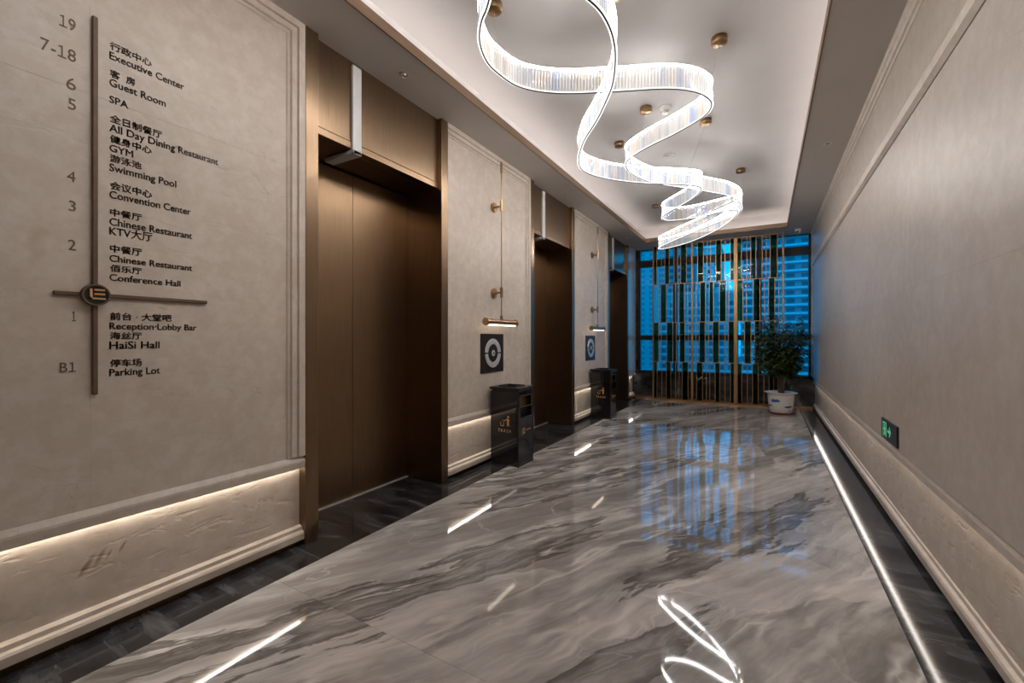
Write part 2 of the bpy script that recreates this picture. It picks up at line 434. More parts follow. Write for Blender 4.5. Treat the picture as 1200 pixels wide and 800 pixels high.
def stone_panel(y0, y1, zj=2.18, yj=None):
    fx = XL - .012
    ell_frame(wl, y0, y1, .522, ZS)
    ye = y1 - .10
    cols = [y0] + (yj or []) + [ye]
    for i in range(len(cols)-1):
        for (za, zb) in ((.52, zj), (zj, ZS-.10)):
            bx('stone_slab', M['stone'], wl, fx-.03, fx, cols[i]+.0002, cols[i+1]-.0002, za+.0002, zb-.0002)
    ledge_strip(wl, y0, y1, 1)
stone_panel(Y0, 1.64-POST, 2.18, [-1.2, .632])
stone_panel(2.78+POST, 4.44-POST)
stone_panel(5.58+POST, 7.24-POST)
# short pier between the last lift and the window
bx('stone_slab', M['stone'], wl, XL-.04, XL, 8.38+POST, Y1, .52, ZS)
ledge_strip(wl, 8.38+POST, Y1-.06, 1)

# ------------------------------------------------------------------ right wall
wr = bx('wall_right', M['concrete'], None, .78, 1.03, Y0, Y1, 0, ZS)
tag(wr, 'long limestone wall with cornice rail and lit ledge', 'wall', kind='structure')
jy = [Y0, -.9, 1.15, 3.2, 5.25, 7.3, Y1]
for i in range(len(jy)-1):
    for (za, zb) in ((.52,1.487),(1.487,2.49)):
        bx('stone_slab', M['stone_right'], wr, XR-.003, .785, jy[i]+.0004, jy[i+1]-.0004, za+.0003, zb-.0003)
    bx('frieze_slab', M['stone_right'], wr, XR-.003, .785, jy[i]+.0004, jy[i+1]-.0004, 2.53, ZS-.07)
MB().profile_y([(XR+.06,2.44),(XR-.008,2.44),(XR-.026,2.462),(XR-.028,2.505),(XR-.014,2.535),(XR-.008,2.55),(XR+.06,2.55)], Y0, Y1).build('cornice_rail', M['mould'], wr)
MB().profile_y([(XR+.06,2.93),(XR-.006,2.93),(XR-.009,2.955),(XR-.020,2.962),(XR-.023,2.985),(XR-.033,2.995),(XR-.035,ZS),(XR+.06,ZS)], Y0, Y1-.06).build('crown_moulding', M['mould'], wr)
bx('end_trim', M['mould'], wr, XR-.022, XR+.05, Y1-.075, Y1-.002, .56, ZS)
ledge_strip(wr, Y0, Y1-.02, -1)

# ------------------------------------------------------------------ wall behind the camera
wbk = bx('wall_back', M['stone'], None, -2.95, 1.03, Y0-.2, Y0, 0, ZS)
tag(wbk, 'plain limestone wall closing the lobby opposite the window', 'wall', kind='structure')

# ------------------------------------------------------------------ window wall
wf = bx('wall_far', M['dark'], None, -2.95, 1.03, Y1, Y1+.25, 0, .50)
tag(wf, 'low black marble wall under the tall window', 'wall', kind='structure')
bx('skirting', M['screen_brass'], wf, -2.36, .70, Y1-.025, Y1, 0, .035)
bx('window_reveal', M['dark'], wf, -2.95, -2.285, Y1, Y1+.25, .50, ZS+.1)
bx('window_reveal', M['dark'], wf, .70, 1.03, Y1, Y1+.25, .50, ZS+.1)
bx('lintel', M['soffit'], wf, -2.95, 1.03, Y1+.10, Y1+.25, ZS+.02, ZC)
win = thing('window_1', 'tall black framed window overlooking blue dusk towers', 'window', (-.8, Y1+.1, .50), kind='structure')
ox, oy, oz = win.location
def wbx(name, mat, x0, x1, y0, y1, z0, z1, bevel=0):
    return bx(name, mat, win, x0-ox, x1-ox, y0-oy, y1-oy, z0-oz, z1-oz, bevel)
WXS = [(-2.285,-2.235),(-1.59,-1.515),(-.135,-.06),(.645,.70)]
WZS = [(.50,.555),(1.175,1.275),(2.675,2.815),(ZS-.01,ZS+.06)]
for x0, x1 in WXS: wbx('mullion', M['black'], x0, x1, Y1+.05, Y1+.15, .50, ZS+.06, .004)
for i in range(3):
    xa, xb = WXS[i][1], WXS[i+1][0]
    for z0, z1 in WZS: wbx('transom', M['black'], xa, xb, Y1+.055, Y1+.145, z0, z1, .004)
    for k in range(3):
        wbx('pane', M['pane'], xa, xb, Y1+.098, Y1+.102, WZS[k][1], WZS[k+1][0])

# ------------------------------------------------------------------ lifts
def make_lift(name, a, c, label):
    yc = (a+c)/2
    t = thing(name, label, 'lift door', (-2.31, yc, 0), kind='structure')
    h = (c-a)/2
    for s in (-1, 1):
        y = sorted((s*h, s*(h+POST)))
        bx('door_jamb', M['bronze'], t, -.42, 0, y[0], y[1], 0, ZS, .003)
        y = sorted((s*.0012, s*h))
        bx('door_leaf', M['bronze_dark'], t, -.42, -.395, y[0], y[1], .006, 2.44, .0015)
    hp = bx('head_panel', M['bronze'], t, -.12, -.045, -h, h, 2.50, ZS, .002)
    bx('head_trim', M['bronze'], t, -.12, -.040, -h, h, 2.452, 2.496, .002)
    bx('head_soffit', M['bronze_dark'], t, -.42, -.12, -h, h, 2.452, 2.50)
    bx('door_sill', M['silver'], t, -.395, -.375, -h, h, 0, .006)
    return t
lift1 = make_lift('door_1', *OPEN[0], 'bronze lift doors beside the floor directory')
copy_tree(lift1, None, (-2.31, sum(OPEN[1])/2, 0), 'door_2', 'bronze lift doors between the two black litter bins')
copy_tree(lift1, None, (-2.31, sum(OPEN[2])/2, 0), 'door_3', 'bronze lift doors next to the window')

def make_lantern(y, label):
    t = thing('hall_lantern', label, 'lantern', (-2.355, y, 2.42), 'lift hall lanterns')
    o = bx('upright_bar', M['acrylic'], t, 0, .022, -.036, .036, 0, .585, .006, 2)
    bx('soffit_bar', M['acrylic'], t, -.27, .022, -.036, .036, -.0, .03, .006, 2)
    bx('mounting_plate', M['bronze_dark'], t, -.012, .001, -.046, .046, .08, .60, .002)
    return t
LN = make_lantern(1.945, 'frosted white angled lantern over the lift beside the floor directory')
copy_tree(LN, None, (-2.355, 4.745, 2.42), None, 'frosted white angled lantern over the lift between the litter bins')
copy_tree(LN, None, (-2.355, 7.545, 2.42), None, 'frosted white angled lantern over the lift next to the window')

# ------------------------------------------------------------------ lettering
def text_mesh(s, bold=0.0):
    cu = bpy.data.curves.new('t', 'FONT'); cu.body = s; cu.size = 1; cu.extrude = 0; cu.offset = bold; cu.resolution_u = 3
    o = bpy.data.objects.new('t', cu); COL.objects.link(o)
    dg = bpy.context.evaluated_depsgraph_get(); dg.update()
    me = bpy.data.meshes.new_from_object(o.evaluated_get(dg))
    bpy.data.objects.remove(o); bpy.data.curves.remove(cu)
    return me
_cap = text_mesh('H'); CAP = max(v.co.y for v in _cap.vertices); bpy.data.meshes.remove(_cap)
def glyph_row(s):
    bm = bmesh.new(); x = 0
    for ch_ in s:
        me = text_mesh('\uff11' if ch_ == '1' else ch_)
        xs_ = [v.co.x for v in me.vertices]; y0_ = min(v.co.y for v in me.vertices); y1_ = max(v.co.y for v in me.vertices)
        k = CAP/(y1_-y0_) if ch_ == '1' else 1.0; b_ = y0_ if ch_ == '1' else 0.0
        for v in me.vertices: v.co.x = (v.co.x-min(xs_))*(.85 if ch_ == '1' else 1.0) + x; v.co.y = (v.co.y-b_)*k
        x = max(v.co.x for v in me.vertices) + .09
        bm.from_mesh(me); bpy.data.meshes.remove(me)
    out = bpy.data.meshes.new('row'); bm.to_mesh(out); bm.free(); return out
def lettering(name, s, mat, parent, place, w, hgt, depth=.003, bold=.012, cjk=False, digits=False):
    """flat letters w wide and hgt high, given depth; place maps (u, v, d) to the parent's space"""
    me = glyph_row(s) if digits else text_mesh(s)
    xs_ = [v.co.x for v in me.vertices]; zs_ = [v.co.y for v in me.vertices]
    x0, x1 = min(xs_), max(xs_)
    if cjk: b0, ch = min(zs_), max(zs_)-min(zs_)
    else: b0, ch = 0, CAP
    sx = w/(x1-x0); sy = hgt/ch
    bm = bmesh.new(); bm.from_mesh(me)
    if not digits:                           # heavier strokes: overlaid copies, nudged apart
        g0 = bm.verts[:] + bm.edges[:] + bm.faces[:]
        for dx, dy in ((bold,0),(0,bold),(bold,bold)):
            d_ = bmesh.ops.duplicate(bm, geom=g0)
            for e in d_['geom']:
                if isinstance(e, bmesh.types.BMVert): e.co.x += dx; e.co.y += dy
    r = bmesh.ops.extrude_face_region(bm, geom=bm.faces[:])
    for e in r['geom']:
        if isinstance(e, bmesh.types.BMVert): e.co.z += 1
    for v in bm.verts:
        v.co = Vector(place((v.co.x-x0)*sx, (v.co.y-b0)*sy, depth*(1 if v.co.z > .5 else 0)))
    bmesh.ops.recalc_face_normals(bm, faces=bm.faces)
    bm.to_mesh(me); bm.free(); me.name = name; me.materials.clear()
    return link(name, me, mat, parent)

DY, DZ = .643, .976
dirx = XL - .012
sign = thing('floor_directory', 'bronze floor directory with cross bars and raised Chinese and English lettering', 'sign', (dirx, DY, DZ))
bx('upright_bar', M['sign_brass'], sign, 0, .016, -.0085, .0085, 0, 1.519, .003)
bx('cross_bar', M['sign_brass'], sign, 0, .014, -.118, .404, .392, .408, .003)
md = MB()
md.ring_x(0, .024, 0, .40, 0, .040, 0, 2*math.pi, 32)
med = md.build('medallion', plain('medallion_dark', (.018,.024,.020), .35, .4, noise=.3), sign)
MB().ring_x(0, .030, 0, .40, .037, .043, 0, 2*math.pi, 32).build('medallion_rim', M['sign_brass'], med)
em = MB()
em.box(.024, .028, -.020, -.012, .382, .424)
em.box(.024, .028, -.020, .028, .382, .389)
em.box(.024, .028, -.006, .026, .400, .407)
em.box(.024, .028, -.006, .026, .417, .424)
em.build('emblem', M['gold'], med)
TEXT=[
 ('行政中心',0.692,0.831,2.396,2.428),
 ('Executive Center',0.69,0.954,2.356,2.386),
 ('客  房',0.692,0.773,2.282,2.314),
 ('Guest Room',0.69,0.883,2.245,2.275),
 ('SPA',0.69,0.75,2.176,2.204),
 ('全日制餐厅',0.692,0.868,2.096,2.129),
 ('All Day Dining Restaurant',0.69,1.099,2.058,2.088),
 ('健身中心',0.692,0.831,2.012,2.044),
 ('GYM',0.69,0.767,1.975,2.003),
 ('游泳池',0.692,0.795,1.933,1.963),
 ('Swimming Pool',0.69,0.923,1.894,1.924),
 ('会议中心',0.692,0.832,1.818,1.852),
 ('Convention Center',0.69,0.981,1.782,1.812),
 ('中餐厅',0.692,0.796,1.709,1.74),
 ('Chinese Restaurant',0.69,0.987,1.67,1.7),
 ('KTV大厅',0.69,0.834,1.631,1.661),
 ('中餐厅',0.692,0.796,1.558,1.59),
 ('Chinese Restaurant',0.69,0.987,1.52,1.547),
 ('佰乐厅',0.692,0.796,1.478,1.507),
 ('Conference Hall',0.69,0.94,1.441,1.468),
 ('前台 · 大堂吧',0.692,0.905,1.278,1.31),
 ('Reception·Lobby Bar',0.69,1.005,1.24,1.267),
 ('海丝厅',0.692,0.796,1.198,1.228),
 ('HaiSi Hall',0.69,0.86,1.158,1.189),
 ('停车场',0.692,0.796,1.083,1.115),
 ('Parking Lot',0.69,0.862,1.046,1.075),
]
NUMS=[
 ('19',0.544,0.589,2.402,2.446),
 ('7-18',0.494,0.59,2.282,2.327),
 ('6',0.563,0.59,2.171,2.216),
 ('5',0.568,0.59,2.094,2.136),
 ('4',0.565,0.589,1.813,1.853),
 ('3',0.57,0.59,1.699,1.738),
 ('2',0.568,0.59,1.546,1.586),
 ('1',0.579,0.59,1.269,1.308),
 ('B1',0.545,0.59,1.072,1.109),
]
for s, y0, y1, z0, z1 in TEXT:
    cjk = all(ord(ch) > 0x2000 or ch in ' ·' for ch in s)
    lettering('lettering', s, M['sign_brass'], sign, lambda u, v, d, y0=y0, z0=z0: (d, y0+u-DY, z0+v-DZ), y1-y0, z1-z0, .002, .028 if cjk else .018, cjk)
for s, y0, y1, z0, z1 in NUMS:
    lettering('floor_number', s, M['sign_brass'], sign, lambda u, v, d, y0=y0, z0=z0: (d, y0+u-DY, z0+v-DZ), y1-y0, z1-z0, .002, .0, False, True)

# ------------------------------------------------------------------ picture lamps on the stone piers
def make_lamp(y, label):
    t = thing('wall_lamp', label, 'wall lamp', (dirx, y, 1.30), 'rod wall lamps')
    s = .095
    MB().tube([(s,0,.10),(s,0,1.60)], .006, 10).build('rod', M['brass'], t)
    MB().tube([(s,0,1.53),(s,0,1.635)], .0125, 14).build('rod_cap', M['brass'], t)
    for z in (.355, 1.205):
        br = MB().tube([(0,0,z),(.018,0,z),(.0181,0,z),(.024,0,z)], [.048,.048,.034,.034], 24, smooth=False).build('bracket', M['brass'], t)
        MB().tube([(.02,0,z),(s,0,z)], .011, 12).build('bracket_arm', M['brass'], br)
        MB().tube([(s,0,z-.05),(s,0,z+.05)], .0165, 14).build('clamp', M['brass'], br)
    MB().tube([(s,0,.085),(s,0,.125)], .016, 14).build('collar', M['brass'], t)
    sh = MB().tube([(s,-.262,.062),(s,.262,.062)], .030, 20).build('shade', M['brass'], t)
    for q in (-1, 1):
        MB().tube([(s,q*.255,.062),(s,q*.283,.062)], .036, 20).build('end_cap', M['brass'], sh)
    bx('diffuser', M['lamp'], t, s-.020, s+.020, -.245, .245, .028, .042, .003)
    return t
WL = make_lamp(3.60, 'brass rod wall lamp')
WL['label'] = 'brass rod wall lamp on the pier between the directory-side lift and the middle lift'
copy_tree(WL, None, (dirx, 6.42, 1.30), None, 'brass rod wall lamp on the pier beside the lift by the window')

# ------------------------------------------------------------------ call button plates
def make_plate(y, label):
    t = thing('call_button_panel', label, 'button panel', (dirx, y, 1.06), 'lift call buttons')
    bx('plate', M['plate'], t, 0, .008, -.205, .205, -.19, .19, .003)
    ga = math.radians(3.2)
    MB().ring_x(.008, .016, 0, 0, .088, .142, ga, math.pi-ga, 28).build('ring_half', M['silver'], t, .002)
    MB().ring_x(.008, .016, 0, 0, .088, .142, math.pi+ga, 2*math.pi-ga, 28).build('ring_half', M['silver'], t, .002)
    MB().ring_x(.008, .014, 0, 0, 0, .080, 0, 2*math.pi, 32).build('button_disc', M['bin_edge'], t)
    bt = MB().ring_x(.014, .020, 0, 0, 0, .030, 0, 2*math.pi, 24).build('button', M['silver'], t, .002)
    bx('button_mark', M['plate'], bt, .020, .0215, -.006, .006, -.012, .012)
    return t
CB = make_plate(3.575, 'dark call button panel with silver ring between the directory-side and middle lifts')
copy_tree(CB, None, (dirx, 6.345, 1.06), None, 'dark call button panel with silver ring on the pier nearest the window')

# ------------------------------------------------------------------ litter bins
def flat(parent, name, mat, polys, place, depth=.0012):
    mb = MB()
    for pl in polys:
        n = len(pl)
        vs = [place(u, v, 0) for u, v in pl] + [place(u, v, depth) for u, v in pl]
        fs = [tuple(range(n)), tuple(reversed(range(n, 2*n)))] + [(i,(i+1)%n,n+(i+1)%n,n+i) for i in range(n)]
        mb.add(vs, fs)
    return mb.build(name, mat, parent)
def disc(cx, cy, r, n=14): return [(cx+r*math.cos(2*math.pi*k/n), cy+r*math.sin(2*math.pi*k/n)) for k in range(n)]
def rect(x0, x1, y0, y1): return [(x0,y0),(x1,y0),(x1,y1),(x0,y1)]
def make_bin(x, y, label):
    t = thing('litter_bin', label, 'bin', (x, y, 0), 'black litter bins')
    w, d, H = .155, .14, .70        # half sizes along x and y, body height
    bx('base', M['bin_edge'], t, -w+.006, w-.006, -d+.006, d-.006, 0, .02)
    # body as four glossy sheets around a dark liner, with a mouth in the front
    body = MB()
    body.box(-w, w-.006, -d, -d+.004, .02, H)
    body.box(-w, w-.006, d-.004, d, .02, H)
    body.box(-w, -w+.004, -d+.004, d-.004, .02, H)
    body.build('body', M['bin'], t)
    fr = MB()
    fr.box(w-.006, w, -d, d, .02, .46)
    fr.box(w-.006, w, -d, -d+.032, .46, H); fr.box(w-.006, w, d-.024, d, .46, H)
    fr.box(w-.006, w, -d+.032, d-.024, .665, H)
    fr.build('front_sheet', M['bin'], t)
    bx('liner', M['black'], t, -w+.012, w-.05, -d+.012, d-.012, .02, H-.03)
    mf = MB(); a0, a1, z0, z1 = -d+.032, d-.024, .555, .665
    for q in ((a0,a0+.008,z0,z1),(a1-.008,a1,z0,z1),(a0,a1,z0,z0+.006),(a0,a1,z1-.008,z1)): mf.box(w-.004, w+.003, *q)
    mf.build('mouth_frame', M['brass'], t)
    bx('flap', plain('amber_flap', (.10,.035,.012), .25, .4, noise=.2), t, w-.045, w-.035, a0, a1, .555, .665)
    for sy in (-1, 1):
        yy = sorted((sy*d, sy*(d+.003)))
        bx('corner_strip', M['bin_edge'], t, w-.012, w+.003, yy[0], yy[1], .0, H)
    bx('foot_strip', M['brass'], t, w, w+.002, -d+.01, d-.01, .022, .027)
    bx('neck', M['bin_edge'], t, -w+.008, w-.008, -d+.008, d-.008, H, H+.018)
    lid = MB(); lw, ld, z = w+.010, d+.010, H+.018
    hx, hy = .085, .075
    for q in ((-lw,-hx,-ld,ld),(hx,lw,-ld,ld),(-hx,hx,-ld,-hy),(-hx,hx,hy,ld)): lid.box(*q, z, z+.022)
    L = lid.build('lid', M['bin_edge'], t)
    bx('ash_tray', plain('tray_metal', (.06,.055,.05), .35, .8), L, -hx, hx, -hy, hy, z, z+.006)
    rim = MB()
    for q in ((-hx-.01,-hx,-hy-.01,hy+.01),(hx,hx+.01,-hy-.01,hy+.01),(-hx,hx,-hy-.01,-hy),(-hx,hx,hy,hy+.01)): rim.box(*q, z+.022, z+.034)
    rim.build('tray_rim', M['bin_edge'], L)
    side = lambda u, v, e: (u, -d-e, v)
    lettering('lettering', 'T R A S H', M['gold'], t, lambda u, v, e: (-.070+u, -d-e, .315+v), .140, .030, .0012, .0)
    person = [disc(.040,.462,.012), [(.024,.445),(.052,.445),(.056,.42),(.050,.42),(.050,.375),(.042,.375),(.040,.405),(.036,.375),(.028,.375),(.028,.42)],
              [(.024,.445),(.024,.432),(.0,.415),(-.006,.424)], disc(-.016,.425,.007)]
    basket = [rect(-.044,-.039,.375,.412), rect(-.012,-.007,.375,.412), rect(-.044,-.007,.372,.377)]
    flat(t, 'litter_symbol', M['gold'], person + basket, side)
    front = lambda u, v, e: (w+e, u, v)
    e0, ez = -.068, .302
    flat(t, 'emblem', M['gold'], [rect(e0,e0+.010,ez,ez+.052), rect(e0,e0+.052,ez,ez+.010), rect(e0+.016,e0+.050,ez+.021,ez+.031), rect(e0+.016,e0+.050,ez+.042,ez+.052)], front)
    flat(t, 'name_strip', M['gold'], [rect(.0+k*.0115, .0085+k*.0115, ez+.022, ez+.034) for k in range(8)], front)
    return t
BN = make_bin(-2.135, 3.63, 'black lacquered litter bin standing between the directory-side lift and the middle lift')
copy_tree(BN, None, (-2.135, 6.395, 0), None, 'black lacquered litter bin standing beside the lift nearest the window')

# ------------------------------------------------------------------ exit sign low on the right wall
ex = thing('exit_sign', 'small emergency exit sign', 'exit sign', (XR-.003, 3.635, .600))
ex['label'] = 'small black emergency exit sign with glowing green running figure and arrow'
gs = emission('exit_green', (.16,.66,.34), .40)
bx('housing', M['black'], ex, -.012, 0, -.200, .200, -.066, .066, .003)
fp = lambda u, v, e: (-.012-e, -u, v)          # u runs to the right as one looks at the wall
flat(ex, 'door_symbol', gs, [rect(-.145,-.135,-.048,.048), rect(-.065,-.055,-.048,.048), rect(-.145,-.055,.040,.048),
     disc(-.098,.026,.009), [(-.112,.014),(-.092,.016),(-.088,-.010),(-.104,-.012)], [(-.104,-.010),(-.094,-.010),(-.112,-.046),(-.122,-.046)], [(-.096,-.010),(-.088,-.008),(-.072,-.030),(-.080,-.036)],
     [(-.112,.012),(-.108,.004),(-.124,-.006),(-.128,.0)], [(-.092,.014),(-.088,.008),(-.074,-.002),(-.072,.006)]], fp)
flat(ex, 'arrow', gs, [rect(-.022,.030,-.008,.008), [(.018,.032),(.030,.032),(.062,0),(.030,-.032),(.018,-.032),(.044,0)]], fp)
BAYS={
 (0, 0):([-1.853, -1.762, -1.695, -1.618, -1.529, -1.464, -1.406, -1.302],[(-1.915, -1.853), (-1.695, -1.618), (-1.406, -1.302)]),
 (0, 1):([-1.104, -1.005, -0.941, -0.881, -0.792, -0.703, -0.64, -0.55],[(-1.104, -1.005), (-0.792, -0.703), (-0.55, -0.493)]),
 (0, 2):([-0.373, -0.287, -0.227, -0.147, -0.049, 0.01, 0.072, 0.178],[(-0.445, -0.373), (-0.227, -0.147), (0.072, 0.178)]),
 (1, 0):([-1.829, -1.774, -1.671, -1.564, -1.499, -1.435, -1.342, -1.279],[(-1.774, -1.671), (-1.435, -1.342)]),
 (1, 1):([-1.13, -1.06, -0.968, -0.903, -0.832, -0.73, -0.624, -0.576],[(-1.06, -0.968), (-0.903, -0.832), (-0.73, -0.624)]),
 (1, 2):([-0.353, -0.292, -0.187, -0.083, -0.015, 0.048, 0.14, 0.201],[(-0.44, -0.353), (-0.187, -0.083), (0.048, 0.14)]),
 (2, 0):([-1.817, -1.768, -1.659, -1.552, -1.487, -1.423, -1.331, -1.267],[(-1.909, -1.817), (-1.659, -1.552), (-1.423, -1.331)]),
 (2, 1):([-1.135, -1.074, -0.974, -0.914, -0.843, -0.741, -0.64, -0.582],[(-1.074, -0.974), (-0.843, -0.741), (-0.582, -0.488)]),
 (2, 2):([-0.324, -0.223, -0.164, -0.085, -0.006, 0.061, 0.138, 0.195],[(-0.324, -0.223), (-0.164, -0.085), (0.061, 0.138)]),
 (3, 0):([-1.847, -1.756, -1.671, -1.588, -1.499, -1.435, -1.377, -1.273],[(-1.903, -1.847), (-1.671, -1.588), (-1.377, -1.273)]),
 (3, 1):([-1.122, -1.018, -0.954, -0.896, -0.804, -0.726, -0.64, -0.548],[(-1.122, -1.018), (-0.804, -0.726), (-0.548, -0.481)]),
 (3, 2):([-0.367, -0.279, -0.197, -0.11, -0.024, 0.055, 0.122, 0.188],[(-0.433, -0.367), (-0.197, -0.11), (0.055, 0.122)]),
}
RIB= [(-1.168, 1.763, 2.86),(-1.277, 1.856, 2.86),(-1.37, 1.973, 2.86),(-1.431, 2.124, 2.86),(-1.44, 2.26, 2.86),(-1.384, 2.463, 2.85),(-1.195, 2.654, 2.85),(-0.873, 2.82, 2.85),(-0.562, 2.963, 2.85),(-0.412, 3.091, 2.85),(-0.342, 3.215, 2.85),(-0.327, 3.336, 2.85),(-0.402, 3.504, 2.86),(-0.638, 3.717, 2.88),(-0.874, 3.885, 2.9),(-1.068, 4.026, 2.9),(-1.158, 4.12, 2.88),(-1.158, 4.332, 2.86),(-1.026, 4.679, 2.85),(-0.779, 5.003, 2.85),(-0.495, 5.362, 2.85),(-0.332, 5.593, 2.84),(-0.256, 5.856, 2.82),(-0.285, 6.087, 2.78),(-0.494, 6.163, 2.72),(-0.813, 6.264, 2.65),(-1.188, 6.508, 2.59),(-1.369, 6.696, 2.57),(-1.351, 6.794, 2.56),(-0.935, 6.553, 2.57),(-0.524, 6.166, 2.62),(-0.321, 5.875, 2.68),(-0.286, 5.729, 2.72),(-0.413, 5.733, 2.73),(-0.757, 5.826, 2.72),(-1.046, 5.73, 2.7),(-1.11, 5.58, 2.7),(-1.027, 5.414, 2.71),(-0.785, 5.213, 2.74),(-0.625, 5.009, 2.76),(-0.578, 4.828, 2.77),(-0.725, 4.655, 2.77),(-1.046, 4.393, 2.76),(-1.3, 4.091, 2.75),(-1.43, 3.786, 2.74),(-1.395, 3.51, 2.73),(-1.227, 3.176, 2.73),(-1.02, 2.902, 2.73),(-0.873, 2.677, 2.73),(-0.795, 2.55, 2.74),(-0.728, 2.383, 2.75),(-0.688, 2.237, 2.76),(-0.679, 2.096, 2.78),(-0.714, 1.942, 2.8)]
# ------------------------------------------------------------------ brass and green glass screen
SY = 8.80
scr = thing('partition_screen', 'tall brass partition screen with staggered green glass strips before the window', 'screen', (-.825, SY, 0))
def sb(name, mat, x0, x1, z0, z1, dy=.02, bevel=0):
    return bx(name, mat, scr, x0+.825, x1+.825, -dy, dy, z0, z1, bevel)
PX = [(-1.915,.030),(-1.20,.036),(-.465,.062),(.265,.030)]
ROWZ = [(2.268,ZS),(1.520,2.268),(.757,1.520),(.035,.757)]
for x, w in PX: sb('post', M['screen_brass'], x-w/2, x+w/2, 0, ZS, .03, .002)
for i in range(3):
    x0 = PX[i][0]+PX[i][1]/2; x1 = PX[i+1][0]-PX[i+1][1]/2
    sb('bottom_rail', M['screen_brass'], x0, x1, 0, .035, .025)
    sb('top_rail', M['screen_brass'], x0, x1, ZS-.012, ZS, .02)
    for z in (2.268,1.520,.757): sb('cross_rail', M['screen_brass'], x0, x1, z-.006, z+.006, .012)
    for r in range(4):
        ms, gs_ = BAYS[(r,i)]
        za, zb = ROWZ[r]; za += .006; zb -= .006 if r else .012
        for x in ms:
            if x0 < x < x1: sb('mullion', M['screen_brass'], x-.0055, x+.0055, za, zb, .012)
        for a, c in gs_:
            a2 = max(a+.0055, x0); c2 = min(c-.0055, x1)
            sb('glass_strip', M['green'], a2, c2, za, zb, .004)

# ------------------------------------------------------------------ chandelier
HR = .150
pts = [Vector(p) for p in RIB] + [Vector(p) for p in ((-.86,1.66,2.82),(-1.12,1.34,2.83),(-1.38,.98,2.84),(-1.40,.62,2.85),(-1.10,.36,2.86),(-.70,.40,2.87),(-.46,.70,2.88),(-.56,1.08,2.88),(-.86,1.42,2.87))]  # appended points: unseen near loop, extended to brighten the near walls
def cr(p0,p1,p2,p3,t):
    return .5*((2*p1)+(p2-p0)*t+(2*p0-5*p1+4*p2-p3)*t*t+(3*p1-p0-3*p2+p3)*t**3)
dense = []
n = len(pts)
for i in range(n):
    for k in range(14): dense.append(cr(pts[i-1],pts[i],pts[(i+1)%n],pts[(i+2)%n],k/14))
for _ in range(10):
    dense = [(dense[i-1]+dense[i]*2+dense[(i+1)%len(dense)])/4 for i in range(len(dense))]
def resample(step):
    out = []; acc = 0; tot = sum((dense[(i+1)%len(dense)]-dense[i]).length for i in range(len(dense)))
    m = round(tot/step); st = tot/m; nxt = 0
    for i in range(len(dense)):
        a, b = dense[i], dense[(i+1)%len(dense)]; L = (b-a).length
        while nxt < acc+L - 1e-9 and len(out) < m:
            out.append((a+(b-a)*((nxt-acc)/L), (b-a).normalized())); nxt += st
        acc += L
    return out
ch = thing('ribbon_chandelier', 'winding ribbon chandelier of lit crystal rods hung on wires from the tray ceiling', 'chandelier', (-.85, 4.2, ZC))
co = Vector((-.85, 4.2, ZC))
path = resample(.03)
def sweep(prof, closed=True):
    mb = MB(); vs = []; m = len(prof)
    for p, t in path:
        s_ = Vector((t.y, -t.x, 0)).normalized()
        for a, z in prof: vs.append(p - co + s_*a + Vector((0,0,z)))
    fs = []; q = len(path)
    for i in range(q):
        for k in range(m): fs.append((i*m+k, i*m+(k+1)%m, ((i+1)%q)*m+(k+1)%m, ((i+1)%q)*m+k))
    return mb.add(vs, fs)
sweep([(-.006,HR+.002),(.006,HR+.002),(.006,HR+.010),(-.006,HR+.010)]).build('light_rail', M['chand'], ch)
sweep([(-.0105,HR+.010),(.0105,HR+.010),(.0105,HR+.014),(-.0105,HR+.014)]).build('top_rail', M['silver'], ch)
sweep([(-.004,-.006),(.004,-.006),(.004,.002),(-.004,.002)]).build('bottom_rail', plain('dark_steel', (.05,.045,.04), .35, .8), ch)
sweep([(-.0125,-.001),(-.0045,-.001),(-.0045,.003),(-.0125,.003)]).build('edge_light', emission('edge_light', cool, 1.3), ch)
sweep([(.0045,-.001),(.0125,-.001),(.0125,.003),(.0045,.003)]).build('edge_light', bpy.data.materials['edge_light'], ch)
# crystal rods: two rows of faceted prisms either side of the rail
def rod_geo(r=.0072, h=HR-.003, k=6):
    vs = []; fs = []
    for z, s_ in ((.003,.7),(.010,1),(h-.006,1),(h,.8)):
        for j in range(k):
            a = 2*math.pi*j/k + .2; vs.append((r*s_*math.cos(a), r*s_*math.sin(a), z))
    for q in range(3):
        for j in range(k): fs.append((q*k+j, q*k+(j+1)%k, (q+1)*k+(j+1)%k, (q+1)*k+j))
    fs += [tuple(reversed(range(k))), tuple(range(3*k, 4*k))]
    return vs, fs
RV, RF = rod_geo()
rods = []
for k, (p, t) in enumerate(resample(.021)):
    rods.append((p, math.atan2(t.y, t.x)))
campos = Vector((0,0,1.2)); fwd = Vector((-math.sin(YAW), math.cos(YAW), 0)); rgt = Vector((math.cos(YAW), math.sin(YAW), 0))
def shown(p):
    d = p - campos; D = d.dot(fwd)
    u = d.dot(rgt)/D*505+600; v = 397-d.z/D*505
    return (0 < u < 1200 and v > -8), D
order = sorted(rods, key=lambda r: (not shown(r[0])[0], shown(r[0])[1]))
rm = MB().add(RV, RF).mesh('crystal_rod'); rm.materials.append(M['crystal'])
for p, a in order[:300]:
    o = bpy.data.objects.new('crystal_rod', rm); COL.objects.link(o); o.parent = ch
    o.location = p - co; o.rotation_euler.z = a
mb = MB()
for p, a in order[300:]:
    c_, s_ = math.cos(a), math.sin(a)
    mb.add([(p.x-co.x+x*c_-y*s_, p.y-co.y+x*s_+y*c_, p.z-co.z+z) for x, y, z in RV], RF)
tag(mb.build('crystal_rods', M['crystal'], ch), kind='stuff')
